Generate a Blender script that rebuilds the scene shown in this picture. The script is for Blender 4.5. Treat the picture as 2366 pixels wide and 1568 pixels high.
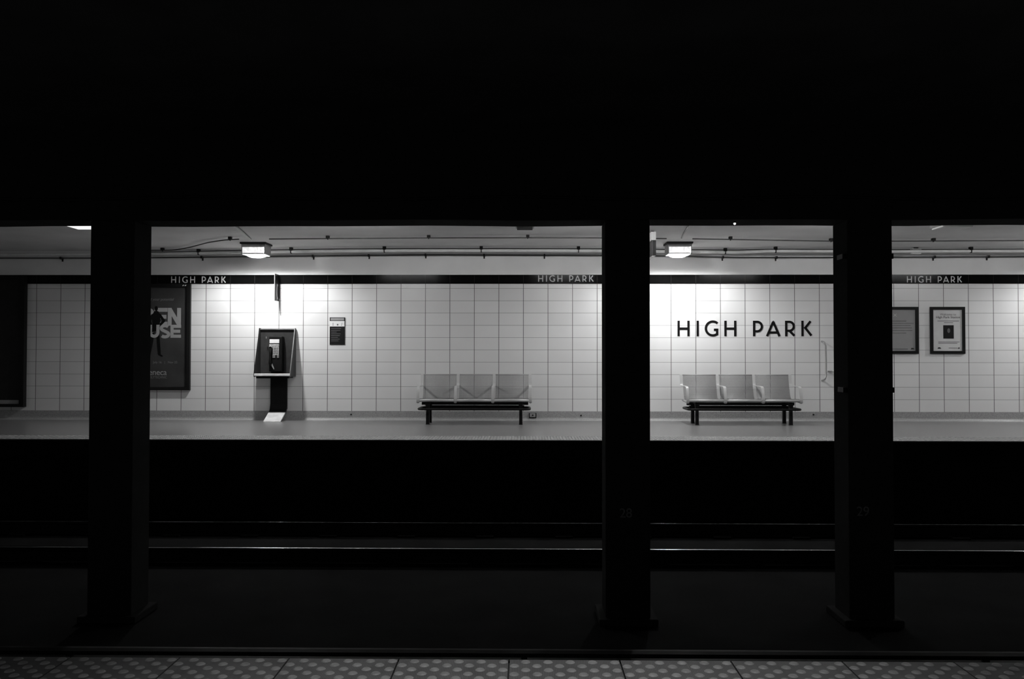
import bpy, bmesh, math, random
from mathutils import Vector, Matrix
random.seed(7)
for o in list(bpy.data.objects): bpy.data.objects.remove(o)
S = bpy.context.scene
COL = S.collection

# ------------------------------------------------------------------ camera
CAM_H, F = 1.176, 2000.0
YAW, PITCH, ROLL = 0.01434, 0.01914, 0.00091
fw = Vector((-math.sin(YAW)*math.cos(PITCH), math.cos(YAW)*math.cos(PITCH), math.sin(PITCH)))
rt = Vector((math.cos(YAW), math.sin(YAW), 0))
up = rt.cross(fw)
rt2 = rt*math.cos(ROLL) + up*math.sin(ROLL)
up2 = up*math.cos(ROLL) - rt*math.sin(ROLL)
camd = bpy.data.cameras.new('camera'); cam = bpy.data.objects.new('camera', camd); COL.objects.link(cam)
camd.sensor_width = 36; camd.lens = 36*F/2366; camd.clip_end = 200; camd.clip_start = 0.05
m = Matrix((rt2, up2, -fw)).transposed().to_4x4(); m.translation = Vector((0, 0, CAM_H))
cam.matrix_world = m
S.camera = cam
EYE = Vector((0, 0, CAM_H))
def ray(px, py):
    return (fw + rt2*((px-1183)/F) - up2*((py-784)/F))
def atY(px, py, Y):                 # world point where a sight line meets the upright plane Y
    r = ray(px, py); return EYE + r*(Y/r.y)
def atZ(px, py, z):                 # ... meets the level plane z
    r = ray(px, py); return EYE + r*((z-CAM_H)/r.z)

# ------------------------------------------------------------------ world, exposure
W = bpy.data.worlds.new('world'); S.world = W; W.use_nodes = True
bg = W.node_tree.nodes['Background']; bg.inputs[0].default_value = (1, 1, 1, 1); bg.inputs[1].default_value = 0.10
S.view_settings.view_transform = 'Standard'; S.view_settings.look = 'None'
S.view_settings.gamma = 1; S.view_settings.exposure = 0; S.view_settings.use_curve_mapping = False
LAMP_DISC, BULB_POWER = 28.0, 168.0       # bulbs inside the box luminaires over the far platform

FILL_POWER, FILL_X = 125.0, (-2.6, 0.9, 4.6, 8.6)  # strength and places of the added fill tubes behind the beam
# light over the near platform edge (unseen spot added to light the near paving)
sl = bpy.data.lights.new('near_edge_added_spot', 'SPOT'); sl.energy = 120; sl.spot_size = math.radians(78); sl.spot_blend = 0.9
sl.shadow_soft_size = 0.06
slo = bpy.data.objects.new('near_edge_added_spot', sl); COL.objects.link(slo); slo.location = (0.15, 2.2, 3.07)

# ------------------------------------------------------------------ materials
def newmat(name):
    m = bpy.data.materials.new(name); m.use_nodes = True
    return m, m.node_tree.nodes, m.node_tree.links, m.node_tree.nodes['Principled BSDF']
def grey(v): return (v, v, v, 1)
def mat(name, v, rough=0.5, metal=0.0, var=0.15, scale=8.0, bump=0.0, bscale=60.0, emit=0.0, coat=0.0):
    m, N, L, B = newmat(name)
    tc = N.new('ShaderNodeTexCoord')
    nz = N.new('ShaderNodeTexNoise'); nz.inputs['Scale'].default_value = scale; nz.inputs['Detail'].default_value = 4
    L.new(tc.outputs['Object'], nz.inputs['Vector'])
    mr = N.new('ShaderNodeMapRange'); mr.inputs[1].default_value = 0.3; mr.inputs[2].default_value = 0.7
    mr.inputs[3].default_value = v*(1-var); mr.inputs[4].default_value = v*(1+var)
    L.new(nz.outputs[0], mr.inputs[0]); L.new(mr.outputs[0], B.inputs['Base Color'])
    B.inputs['Roughness'].default_value = rough; B.inputs['Metallic'].default_value = metal
    B.inputs['Coat Weight'].default_value = coat
    if v < 0.05: B.inputs['Specular IOR Level'].default_value = 0.1
    if bump:
        n2 = N.new('ShaderNodeTexNoise'); n2.inputs['Scale'].default_value = bscale; L.new(tc.outputs['Object'], n2.inputs['Vector'])
        b = N.new('ShaderNodeBump'); b.inputs['Strength'].default_value = bump; b.inputs['Distance'].default_value = 0.01
        L.new(n2.outputs[0], b.inputs['Height']); L.new(b.outputs[0], B.inputs['Normal'])
    if emit:
        B.inputs['Emission Color'].default_value = (1, 1, 1, 1); B.inputs['Emission Strength'].default_value = emit
    return m
def M_(N, L, op, a, b=None, c=None):
    n = N.new('ShaderNodeMath'); n.operation = op
    for i, q in enumerate((a, b, c)):
        if q is None: continue
        if isinstance(q, (int, float)): n.inputs[i].default_value = q
        else: L.new(q, n.inputs[i])
    return n.outputs[0]

TILE, TILE0, TILEZ = 0.45056, -9.02994, 0.16356
def tile_material(name, base, joint_v, joint_h, rough, wv=0.0050, wh=0.0032, vertical_only=False):
    m, N, L, B = newmat(name)
    g = N.new('ShaderNodeNewGeometry'); sp = N.new('ShaderNodeSeparateXYZ'); L.new(g.outputs['Position'], sp.inputs[0])
    u = M_(N, L, 'DIVIDE', M_(N, L, 'SUBTRACT', sp.outputs[0], TILE0), TILE)
    v = M_(N, L, 'DIVIDE', M_(N, L, 'SUBTRACT', sp.outputs[2], TILEZ), TILE/2)
    du = M_(N, L, 'MULTIPLY', M_(N, L, 'PINGPONG', u, 0.5), TILE)
    dv = M_(N, L, 'MULTIPLY', M_(N, L, 'PINGPONG', v, 0.5), TILE/2)
    ju = M_(N, L, 'LESS_THAN', du, wv); jv = M_(N, L, 'LESS_THAN', dv, wh)
    cell = N.new('ShaderNodeCombineXYZ'); L.new(M_(N, L, 'FLOOR', u), cell.inputs[0]); L.new(M_(N, L, 'FLOOR', v), cell.inputs[1])
    wn = N.new('ShaderNodeTexWhiteNoise'); L.new(cell.outputs[0], wn.inputs['Vector'])
    val = M_(N, L, 'MULTIPLY_ADD', wn.outputs['Value'], base*0.05, base*0.975)
    nz = N.new('ShaderNodeTexNoise'); nz.inputs['Scale'].default_value = 2.0; L.new(g.outputs['Position'], nz.inputs['Vector'])
    val = M_(N, L, 'MULTIPLY', val, M_(N, L, 'MULTIPLY_ADD', nz.outputs[0], 0.08, 0.96))
    mx = N.new('ShaderNodeMix'); mx.data_type = 'FLOAT'
    if not vertical_only:
        L.new(jv, mx.inputs[0]); L.new(val, mx.inputs[2]); mx.inputs[3].default_value = joint_h; val = mx.outputs[0]
    my = N.new('ShaderNodeMix'); my.data_type = 'FLOAT'
    L.new(ju, my.inputs[0]); L.new(val, my.inputs[2]); my.inputs[3].default_value = joint_v
    L.new(my.outputs[0], B.inputs['Base Color'])
    B.inputs['Roughness'].default_value = rough
    if base < 0.1: B.inputs['Specular IOR Level'].default_value = 0.05
    return m
M_TILE = tile_material('glass_wall_tile', 0.80, 0.10, 0.30, 0.28)
M_BAND = tile_material('black_band_tile', 0.005, 0.04, 0.05, 0.15, wv=0.003, vertical_only=True)
M_UPPER = mat('painted_concrete', 0.90, 0.7, var=0.05, scale=1.5)
M_CEIL = mat('ceiling_paint', 0.74, 0.8, var=0.08, scale=1.2)
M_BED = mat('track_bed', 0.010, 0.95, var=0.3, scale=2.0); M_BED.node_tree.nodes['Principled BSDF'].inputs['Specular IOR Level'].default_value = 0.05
M_UNLIT = mat('shade_dark_concrete', 0.05, 0.95, var=0.3, scale=2.0)  # darkened so the colour stands in for the unlit track side
M_COLM = mat('shade_dark_column', 0.024, 0.95, var=0.1)  # near black stands in for unlit column and beam faces
M_NUM = mat('worn_number_paint', 0.16, 0.8, var=0.3, scale=40)
M_BASE = mat('terrazzo_base', 0.34, 0.35, var=0.25, scale=60)
M_FLOOR = mat('terrazzo_floor', 0.20, 0.3, var=0.2, scale=50)
M_BLACK = mat('black_enamel', 0.012, 0.4, var=0.1)
M_RUBBER = mat('black_plastic', 0.010, 0.35, var=0.1)
M_STEEL = mat('brushed_steel', 0.55, 0.38, metal=0.85, var=0.06)
M_STEELD = mat('grey_painted_metal', 0.30, 0.45, var=0.08)
M_PIPE = mat('pipe_paint', 0.85, 0.45, var=0.08)
M_PIPEG = mat('grey_conduit', 0.35, 0.5, var=0.1)
M_CABLE = mat('dark_conduit', 0.06, 0.5)
M_CLAMP = mat('dark_pipe_clamp', 0.02, 0.6)
M_RAIL = mat('rail_steel', 0.55, 0.12, metal=1.0, var=0.25, scale=3.0)
M_COVER = mat('cover_board', 0.008, 0.6, var=0.3); M_COVER.node_tree.nodes['Principled BSDF'].inputs['Specular IOR Level'].default_value = 0.08
M_RUST = mat('rusty_rail_side', 0.015, 0.9, var=0.3)
M_LETB = mat('black_letter', 0.006, 0.6)
M_LETW = mat('white_letter', 0.62, 0.5)
M_BOOTH = mat('booth_panel', 0.042, 0.35, var=0.2, scale=12)
M_BOOTHE = mat('booth_trim', 0.16, 0.35)
M_SHELF = mat('shelf_edge', 0.85, 0.3)
M_PLATE = mat('phone_faceplate', 0.55, 0.3, metal=0.3, var=0.35, scale=45)
M_CARD = mat('white_card', 0.85, 0.5, var=0.03)
M_PAPER = mat('notice_paper', 0.62, 0.6, var=0.04)
M_PAPERG = mat('grey_notice_paper', 0.30, 0.6, var=0.04)
M_INKG = mat('grey_ink', 0.13, 0.6)
M_INKD = mat('dark_ink', 0.04, 0.6)
M_POSTER = mat('poster_print', 0.045, 0.3, var=0.15, scale=3)
M_POSTERT = mat('poster_title_print', 0.33, 0.4, var=0.05)
M_POSTERS = mat('poster_small_print', 0.17, 0.4)
M_SIL = mat('poster_figure_print', 0.005, 0.6)
M_DARKP = mat('dark_print', 0.018, 0.3)
M_TACT = mat('tactile_paving', 0.30, 0.6, var=0.2, scale=14, bump=0.25, bscale=300)
M_DOME = mat('worn_tactile_dome', 0.46, 0.55, var=0.2, scale=25)
M_HOLE = mat('hanging_sign_face', 0.05, 0.4, var=0.15)

def perforated(name, v):
    m, N, L, B = newmat(name)
    uv = N.new('ShaderNodeUVMap'); sp = N.new('ShaderNodeSeparateXYZ'); L.new(uv.outputs[0], sp.inputs[0])
    p = 0.011
    a = M_(N, L, 'MULTIPLY', M_(N, L, 'PINGPONG', M_(N, L, 'DIVIDE', sp.outputs[0], p), 0.5), p)
    b = M_(N, L, 'MULTIPLY', M_(N, L, 'PINGPONG', M_(N, L, 'DIVIDE', sp.outputs[1], p), 0.5), p)
    d = M_(N, L, 'SQRT', M_(N, L, 'ADD', M_(N, L, 'MULTIPLY', a, a), M_(N, L, 'MULTIPLY', b, b)))
    hole = M_(N, L, 'LESS_THAN', d, 0.0037)
    B.inputs['Base Color'].default_value = grey(v); B.inputs['Roughness'].default_value = 0.6; B.inputs['Metallic'].default_value = 0.15
    t = N.new('ShaderNodeBsdfTransparent'); mx = N.new('ShaderNodeMixShader')
    L.new(hole, mx.inputs[0]); L.new(B.outputs[0], mx.inputs[1]); L.new(t.outputs[0], mx.inputs[2])
    L.new(mx.outputs[0], N['Material Output'].inputs[0])
    return m
M_PERF = perforated('perforated_steel', 0.24)
M_STRAP = mat('satin_strap', 0.52, 0.5, metal=0.2, var=0.05)

def lens_mat(name, e, mottled=0.0, scale=30):
    m, N, L, B = newmat(name)
    B.inputs['Base Color'].default_value = grey(0.7); B.inputs['Roughness'].default_value = 0.25
    B.inputs['Emission Color'].default_value = (1, 1, 1, 1)
    if mottled:
        tc = N.new('ShaderNodeTexCoord'); nz = N.new('ShaderNodeTexVoronoi'); nz.inputs['Scale'].default_value = scale
        L.new(tc.outputs['Object'], nz.inputs['Vector'])
        L.new(M_(N, L, 'MULTIPLY_ADD', nz.outputs['Distance'], e*mottled*2, e*(1-mottled)), B.inputs['Emission Strength'])
    else: B.inputs['Emission Strength'].default_value = e
    return m
def glass_mat(name, e, mottled, scale=34, clear=0.55):
    m = lens_mat(name, e, mottled, scale); N = m.node_tree.nodes; L = m.node_tree.links
    t = N.new('ShaderNodeBsdfTransparent'); mx = N.new('ShaderNodeMixShader'); mx.inputs[0].default_value = clear
    L.new(N['Principled BSDF'].outputs[0], mx.inputs[1]); L.new(t.outputs[0], mx.inputs[2]); L.new(mx.outputs[0], N['Material Output'].inputs[0])
    return m
M_PRISM = glass_mat('lit_prismatic_glass', 0.62, 0.6, clear=0.04)
M_LENS = glass_mat('lit_bowl_lens', 5.0, 0.0, clear=0.75)
M_EDGE = lens_mat('edge_fill_glow', FILL_POWER)
M_TUBE = lens_mat('dim_diffuser', 1.1)

# ------------------------------------------------------------------ geometry helpers
def link(name, bm, material, parent=None, smooth=False, mats=None):
    me = bpy.data.meshes.new(name); bmesh.ops.recalc_face_normals(bm, faces=bm.faces)
    bm.to_mesh(me); bm.free()
    for mm in (mats or [material]): me.materials.append(mm)
    if smooth:
        for p in me.polygons: p.use_smooth = True
    o = bpy.data.objects.new(name, me); COL.objects.link(o)
    if parent: o.parent = parent
    return o
def add_box(bm, x0, x1, y0, y1, z0, z1, bevel=0.0, mi=0):
    t = bmesh.new()
    r = bmesh.ops.create_cube(t, size=1)
    for v in t.verts:
        v.co = Vector((x0+(v.co.x+.5)*(x1-x0), y0+(v.co.y+.5)*(y1-y0), z0+(v.co.z+.5)*(z1-z0)))
    if bevel: bmesh.ops.bevel(t, geom=t.edges[:], offset=bevel, segments=2, affect='EDGES', profile=0.5)
    merge(bm, t, mi)
def merge(bm, t, mi=0):
    mp = {}
    for v in t.verts: mp[v] = bm.verts.new(v.co)
    for f in t.faces:
        try:
            nf = bm.faces.new([mp[v] for v in f.verts]); nf.material_index = mi
        except ValueError: pass
    t.free()
def box(name, x0, x1, y0, y1, z0, z1, material, parent=None, bevel=0.0):
    bm = bmesh.new(); add_box(bm, x0, x1, y0, y1, z0, z1, bevel); return link(name, bm, material, parent)
def add_tube(bm, pts, r, n=10, closed=False):
    pts = [Vector(p) for p in pts]; rings = []
    k = len(pts)
    for i, p in enumerate(pts):
        a = pts[(i-1) % k] if (i > 0 or closed) else p
        b = pts[(i+1) % k] if (i < k-1 or closed) else p
        d = (b-a).normalized()
        ref = Vector((0, 0, 1)) if abs(d.z) < 0.9 else Vector((0, 1, 0))
        s = d.cross(ref).normalized(); t = s.cross(d)
        rr = r[i] if isinstance(r, (list, tuple)) else r
        rings.append([bm.verts.new(p + s*math.cos(2*math.pi*j/n)*rr + t*math.sin(2*math.pi*j/n)*rr) for j in range(n)])
    for i in range(k if closed else k-1):
        A, B_ = rings[i], rings[(i+1) % k]
        for j in range(n): bm.faces.new((A[j], A[(j+1) % n], B_[(j+1) % n], B_[j]))
    if not closed:
        bm.faces.new(rings[0][::-1]); bm.faces.new(rings[-1])
def tube(name, pts, r, material, parent=None, n=10, closed=False):
    bm = bmesh.new(); add_tube(bm, pts, r, n, closed); return link(name, bm, material, parent, smooth=True)
def add_prism(bm, poly, axis, a, b):   # poly: 2-D outline, extruded along an axis from a to b
    def P(u, v, w):
        return {'x': (w, u, v), 'y': (u, w, v), 'z': (u, v, w)}[axis]
    A = [bm.verts.new(P(u, v, a)) for u, v in poly]; B_ = [bm.verts.new(P(u, v, b)) for u, v in poly]
    bm.faces.new(A); bm.faces.new(B_[::-1]); n = len(poly)
    for i in range(n): bm.faces.new((A[i], B_[i], B_[(i+1) % n], A[(i+1) % n]))
def prism(name, poly, axis, a, b, material, parent=None):
    bm = bmesh.new(); add_prism(bm, poly, axis, a, b); return link(name, bm, material, parent)
def ribbon(bm, path, w, x0, x1, t):    # flat strap following a (y,z) path, extruded in x
    n = len(path); L_, R_ = [], []
    for i, p in enumerate(path):
        a = Vector(path[max(i-1, 0)]); b = Vector(path[min(i+1, n-1)]); d = (b-a).normalized(); q = Vector((-d.y, d.x))
        L_.append(Vector(p)+q*t/2); R_.append(Vector(p)-q*t/2)
    add_prism(bm, [tuple(v) for v in L_]+[tuple(v) for v in R_[::-1]], 'x', x0, x1)
def thing(name, label, cat, loc=(0, 0, 0), group=None):
    o = bpy.data.objects.new(name, None); COL.objects.link(o); o.location = loc; o.empty_display_size = 0.1
    o['label'] = label; o['category'] = cat
    if group: o['group'] = group
    return o
def tag(o, label, cat, group=None):
    o['label'] = label; o['category'] = cat
    if group: o['group'] = group
    return o
def struct(o): o['kind'] = 'structure'; return o
def local(parent, o):                  # geometry written in world metres, hung on an Empty at the base
    o.parent = parent; o.matrix_parent_inverse = Matrix.Translation(-Vector(parent.location)); return o
def adopt(parent, *objs):
    for o in objs: local(parent, o)

# ------------------------------------------------------------------ the setting
YN, YF, YW, ZC = 3.378, 12.014, 15.88, 3.12
X0, X1 = -13.0, 13.0
BED = -1.13
Z_BAND0, Z_BAND1 = 2.503, 2.668
struct(box('floor', X0, X1, YF+0.03, YW+0.2, -0.25, 0.0, M_FLOOR))
struct(box('trim_4', X0, X1, YF, YF+0.03, -0.25, -0.004, M_BED))                              # far platform
struct(box('floor', X0, X1, -0.6, YN-0.004, -0.25, -0.012, M_UNLIT))                       # near platform slab
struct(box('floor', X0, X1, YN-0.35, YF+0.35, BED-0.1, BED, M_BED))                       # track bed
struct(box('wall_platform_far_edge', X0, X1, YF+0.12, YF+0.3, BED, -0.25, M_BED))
struct(box('wall_platform_near_edge', X0, X1, YN-0.3, YN-0.12, BED, -0.25, M_UNLIT))
struct(box('wall_back', X0, X1, YW, YW+0.2, 0.0, Z_BAND0, M_TILE))
struct(box('trim_1', X0, X1, YW-0.012, YW+0.2, Z_BAND0, Z_BAND1, M_BAND))
struct(box('wall_back', X0, X1, YW+0.004, YW+0.2, Z_BAND1+0.018, ZC, M_UPPER))
struct(box('trim_2', X0, X1, YW-0.008, YW+0.2, Z_BAND1, Z_BAND1+0.018, M_UPPER))
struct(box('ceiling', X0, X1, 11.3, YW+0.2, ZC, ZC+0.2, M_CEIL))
struct(box('ceiling', X0, X1, -0.6, 11.3, ZC+0.03, ZC+0.2, M_UNLIT))
# coved baseboard
prof = [(YW, 0.1636), (YW-0.008, 0.1636), (YW-0.010, 0.06)]
for i in range(7):
    a = i/6*math.pi/2; prof.append((YW-0.010-0.045*(1-math.cos(a)), 0.06-0.055*math.sin(a)))
prof += [(YW-0.06, 0.0), (YW, 0.0)]
struct(prism('baseboard_back', prof, 'x', X0, X1, M_BASE))

# centre beam and columns
BY0, BY1, BZ = 7.5, 7.853, 2.358
bm = bmesh.new()
top = []
n = 60
pts = [(X0 + (X1-X0)*i/n, BZ + 0.006*math.sin(i*1.3)*math.sin(i*0.37)) for i in range(n+1)]
add_prism(bm, [(x, z) for x, z in pts] + [(X1, ZC+0.03), (X0, ZC+0.03)], 'y', BY0, BY1)
struct(link('trim_3', bm, M_COLM))
CW = 0.385
def text_mesh(s, size, material, parent, loc, name, align='LEFT', rotx=True, extr=0.0006, font_shear=0.0, squash=1.0, spacing=1.0):
    c = bpy.data.curves.new('txt', 'FONT'); c.body = s; c.size = size; c.align_x = align; c.extrude = extr; c.shear = font_shear
    c.space_character = spacing
    c.resolution_u = 3
    t = bpy.data.objects.new('txt', c); COL.objects.link(t)
    dg = bpy.context.evaluated_depsgraph_get(); me = bpy.data.meshes.new_from_object(t.evaluated_get(dg))
    bpy.data.objects.remove(t); bpy.data.curves.remove(c)
    for v in me.vertices: v.co = Vector((v.co.x*squash, -v.co.z, v.co.y)) + Vector(loc)
    me.name = name; me.materials.clear(); me.materials.append(material)
    o = bpy.data.objects.new(name, me); COL.objects.link(o)
    if parent: local(parent, o)
    return o
def column(x, label, number=None):
    r = thing('column', label, 'column', (x+CW/2, (BY0+BY1)/2, BED), 'columns between the two tracks')
    adopt(r, box('shaft', x, x+CW, BY0, BY1, BED, BZ, M_COLM, bevel=0.008))
    adopt(r, box('foot', x-0.06, x+CW+0.06, BY0-0.06, BY1+0.06, BED, BED+0.06, M_COLM, bevel=0.01))
    if number:
        p = atY(*number[1], BY0)
        text_mesh(number[0], 0.115, M_NUM, r, (p.x, BY0-0.001, p.z), 'number', spacing=0.95)
    return r
column(-3.795, 'thick dark column at the left, between the dim bay and the phone bay')
column(0.701, 'dark column marked 28 between the phone bay and the lettering bay', ('28', (1431, 1195)))
c29 = column(2.788, 'dark column marked 29 with two strap bands, right of the lettering', ('29', (1979, 1191)))
for z, dz in ((2.045, .045), (0.885, .045)):
    b = box('strap_band', 2.788-0.031, 2.788+CW+0.026, BY0+0.03, BY0+0.17, z-dz/2, z+dz/2, M_BLACK, bevel=0.004); adopt(c29, b)
# conduit along the beam face
r = thing('beam_conduit', 'thin dark conduit running along the face of the centre beam', 'conduit', (0, BY0-0.02, 2.5))
pts = []
for i in range(25):
    px = -40 + i*100; pts.append(atY(px, 458 + 4*math.sin(i*0.9), BY0-0.016))
adopt(r, tube('pipe', pts, 0.012, M_PIPEG if False else M_COLM))
for i in range(2, 24, 4):
    p = pts[i]; adopt(r, box('clamp', p.x-0.012, p.x+0.012, BY0-0.032, BY0, p.z-0.022, p.z+0.022, M_COLM))
# small bright lamp clipped on the beam underside
p = atY(1697.5, 516, BY0+0.12)
r = thing('indicator_lamp', 'tiny bright lamp under the dark beam above the lettering bay', 'lamp', (p.x, BY0+0.12, BZ))
bm = bmesh.new(); bmesh.ops.create_uvsphere(bm, u_segments=12, v_segments=8, radius=0.011)
bmesh.ops.translate(bm, verts=bm.verts, vec=(p.x, BY0+0.12, BZ-0.016))
adopt(r, link('bulb', bm, lens_mat('small_bulb', 1.5), smooth=True))
bm = bmesh.new(); bmesh.ops.create_cone(bm, segments=12, radius1=0.013, radius2=0.013, depth=0.016, cap_ends=True)
bmesh.ops.translate(bm, verts=bm.verts, vec=(p.x, BY0+0.12, BZ-0.002)); adopt(r, link('socket', bm, M_BLACK))

# ------------------------------------------------------------------ rails
def rail(y, label, z_top=-0.95):
    prof = []
    for i in range(-6, 7):
        a = i/6; prof.append((y+a*0.033, z_top - 0.0045*a*a - (0.005 if abs(i) == 6 else 0)))
    prof += [(y+0.034, z_top-0.035), (y+0.009, z_top-0.05), (y+0.009, z_top-0.125), (y+0.065, z_top-0.14), (y+0.065, z_top-0.155),
             (y-0.065, z_top-0.155), (y-0.065, z_top-0.14), (y-0.009, z_top-0.125), (y-0.009, z_top-0.05), (y-0.034, z_top-0.035)]
    bm = bmesh.new()
    n = 52; rings = []
    for i in range(n+1):
        x = X0 + (X1-X0)*i/n; w = 0.0
        rings.append([bm.verts.new((x, u+w, v)) for u, v in prof])
    for A, B_ in zip(rings, rings[1:]):
        k = len(prof)
        for j in range(k): bm.faces.new((A[j], A[(j+1) % k], B_[(j+1) % k], B_[j]))
    bm.faces.new(rings[0]); bm.faces.new(rings[-1][::-1])
    r = thing('running_rail', label, 'rail', (0, y, BED), 'running rails of the far track')
    o = link('rail_bar', bm, None, mats=[M_RUST, M_RAIL]); adopt(r, o)
    for p in o.data.polygons:
        if abs(p.normal.z) > 0.95 and p.center.z > z_top-0.03: p.use_smooth = True; p.material_index = 1
    for i in range(27):
        x = X0 + 0.5 + i
        adopt(r, box('rail_pad', x-0.11, x+0.11, y-0.12, y+0.12, BED, z_top-0.155, M_BED))
    return r
rail(9.62, 'rail of the far track nearer the columns, its polished head glinting')
rail(11.115, 'dark rail of the far track under the far platform edge')
def third_rail(y, z, label):
    r = thing('power_rail', label, 'power rail', (0, y, BED))
    adopt(r, box('conductor', X0, X1, y-0.035, y+0.035, z-0.16, z-0.06, M_COVER))
    bm = bmesh.new()
    add_prism(bm, [(y-0.05, z-0.03), (y-0.045, z-0.006), (y, z), (y+0.045, z-0.006), (y+0.05, z-0.03), (y+0.04, z-0.022), (y, z-0.014), (y-0.04, z-0.022)], 'x', X0, X1)
    adopt(r, link('cover_board', bm, M_COVER))
    for i in range(9):
        x = X0+1+i*3
        adopt(r, box('bracket', x-0.04, x+0.04, y-0.05, y+0.05, BED, z-0.16, M_UNLIT))
        adopt(r, box('bracket', x-0.02, x+0.02, y-0.015, y+0.015, z-0.061, z-0.013, M_UNLIT))
third_rail(5.71, -0.75, 'covered power rail of the near track, just beyond the near platform edge')

# ------------------------------------------------------------------ tactile strips
def dome(bm, x, y, z, r, h, n=10, mi=1):
    a = [bm.verts.new((x+math.cos(2*math.pi*i/n)*r, y+math.sin(2*math.pi*i/n)*r, z)) for i in range(n)]
    b = [bm.verts.new((x+math.cos(2*math.pi*i/n)*r*0.72, y+math.sin(2*math.pi*i/n)*r*0.72, z+h)) for i in range(n)]
    for i in range(n):
        f = bm.faces.new((a[i], a[(i+1) % n], b[(i+1) % n], b[i])); f.material_index = mi
    f = bm.faces.new(b); f.material_index = mi
JT, JP = 0.42777, -1.34176
def ribbed_tactile():
    m, N, L, B = newmat('ribbed_tactile_paving')
    g = N.new('ShaderNodeNewGeometry'); sp = N.new('ShaderNodeSeparateXYZ'); L.new(g.outputs['Position'], sp.inputs[0])
    w = M_(N, L, 'PINGPONG', M_(N, L, 'DIVIDE', sp.outputs[0], 0.0062), 0.5)
    nz = N.new('ShaderNodeTexNoise'); nz.inputs['Scale'].default_value = 9; nz.inputs['Detail'].default_value = 5; L.new(g.outputs['Position'], nz.inputs['Vector'])
    n2 = N.new('ShaderNodeTexNoise'); n2.inputs['Scale'].default_value = 2.5; L.new(g.outputs['Position'], n2.inputs['Vector'])
    v = M_(N, L, 'MULTIPLY', M_(N, L, 'MULTIPLY_ADD', w, 0.22, 0.15), M_(N, L, 'MULTIPLY_ADD', nz.outputs[0], 0.9, 0.55))
    L.new(v, B.inputs['Base Color']); B.inputs['Roughness'].default_value = 0.6
    b = N.new('ShaderNodeBump'); b.inputs['Distance'].default_value = 0.001; L.new(w, b.inputs['Height']); L.new(b.outputs[0], B.inputs['Normal'])
    return m
M_RIB = ribbed_tactile()
def tactile(ylo, yhi, x_from, x_to, near, label):
    bm = bmesh.new(); i0 = int((x_from-JP)/JT)-1; i1 = int((x_to-JP)/JT)+1
    inw = 1 if near else -1
    yedge = yhi if near else ylo
    nrows = int((yhi-ylo-0.03)/(JT/10))
    for i in range(i0, i1):
        a = JP+i*JT
        gp = 0.003 if near else 0.0012
        add_box(bm, a+gp, a+JT-gp, ylo, yhi, -0.012, 0.0, mi=0)
        for rr in range(nrows):
            y = yedge - inw*(0.026 + rr*JT/10)
            for k in range(5):
                x = a + JT/10 + k*JT/5 + (-0.5*JT/5*0.5 if rr % 2 else 0.5*JT/5*0.5) 
                x = a + (k+0.25+(0.5 if rr % 2 == 0 else 0.0))*JT/5
                dome(bm, x, y, 0.0, 0.0185, 0.004, n=12 if near else 6)
    o = link('tactile_strip', bm, None, mats=[M_RIB, M_DOME]); tag(o, label, 'tactile paving'); return o
tactile(YN-0.61, YN, -2.9, 2.9, True, 'worn studded paving slabs along the near platform edge in the foreground')
# far strip sits flush in a shallow recess of the far floor, so it is laid on a thin bed
o = tactile(YF, YF+0.6, -10.0, 10.0, False, 'studded paving strip along the far platform edge below the benches')
o.location.z = 0.0125

# ------------------------------------------------------------------ station lettering (drawn as strokes)
def stroke(bm, pts, t, w, ox, oy, oz, d, k=0):
    d = d*(1+0.12*k)
    n = len(pts); L_, R_ = [], []
    P = [Vector(p) for p in pts]
    for i, p in enumerate(P):
        if i == 0: dr = (P[1]-P[0]).normalized(); q = Vector((-dr.y, dr.x)); s = 1
        elif i == n-1: dr = (P[-1]-P[-2]).normalized(); q = Vector((-dr.y, dr.x)); s = 1
        else:
            a = (P[i]-P[i-1]).normalized(); b = (P[i+1]-P[i]).normalized()
            na, nb = Vector((-a.y, a.x)), Vector((-b.y, b.x)); q = (na+nb).normalized(); s = 1/max(q.dot(na), 0.4)
        L_.append(p+q*t/2*s); R_.append(p-q*t/2*s)
    for i in range(n-1):
        add_prism(bm, [(ox+v.x*w, oz+v.y*w) for v in (L_[i], L_[i+1], R_[i+1], R_[i])], 'y', oy-d, oy)
def arc(cx, cy, rx, ry, a0, a1, n=18):
    return [(cx+rx*math.cos(math.radians(a0+(a1-a0)*i/n)), cy+ry*math.sin(math.radians(a0+(a1-a0)*i/n))) for i in range(n+1)]
T = 0.148
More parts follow.
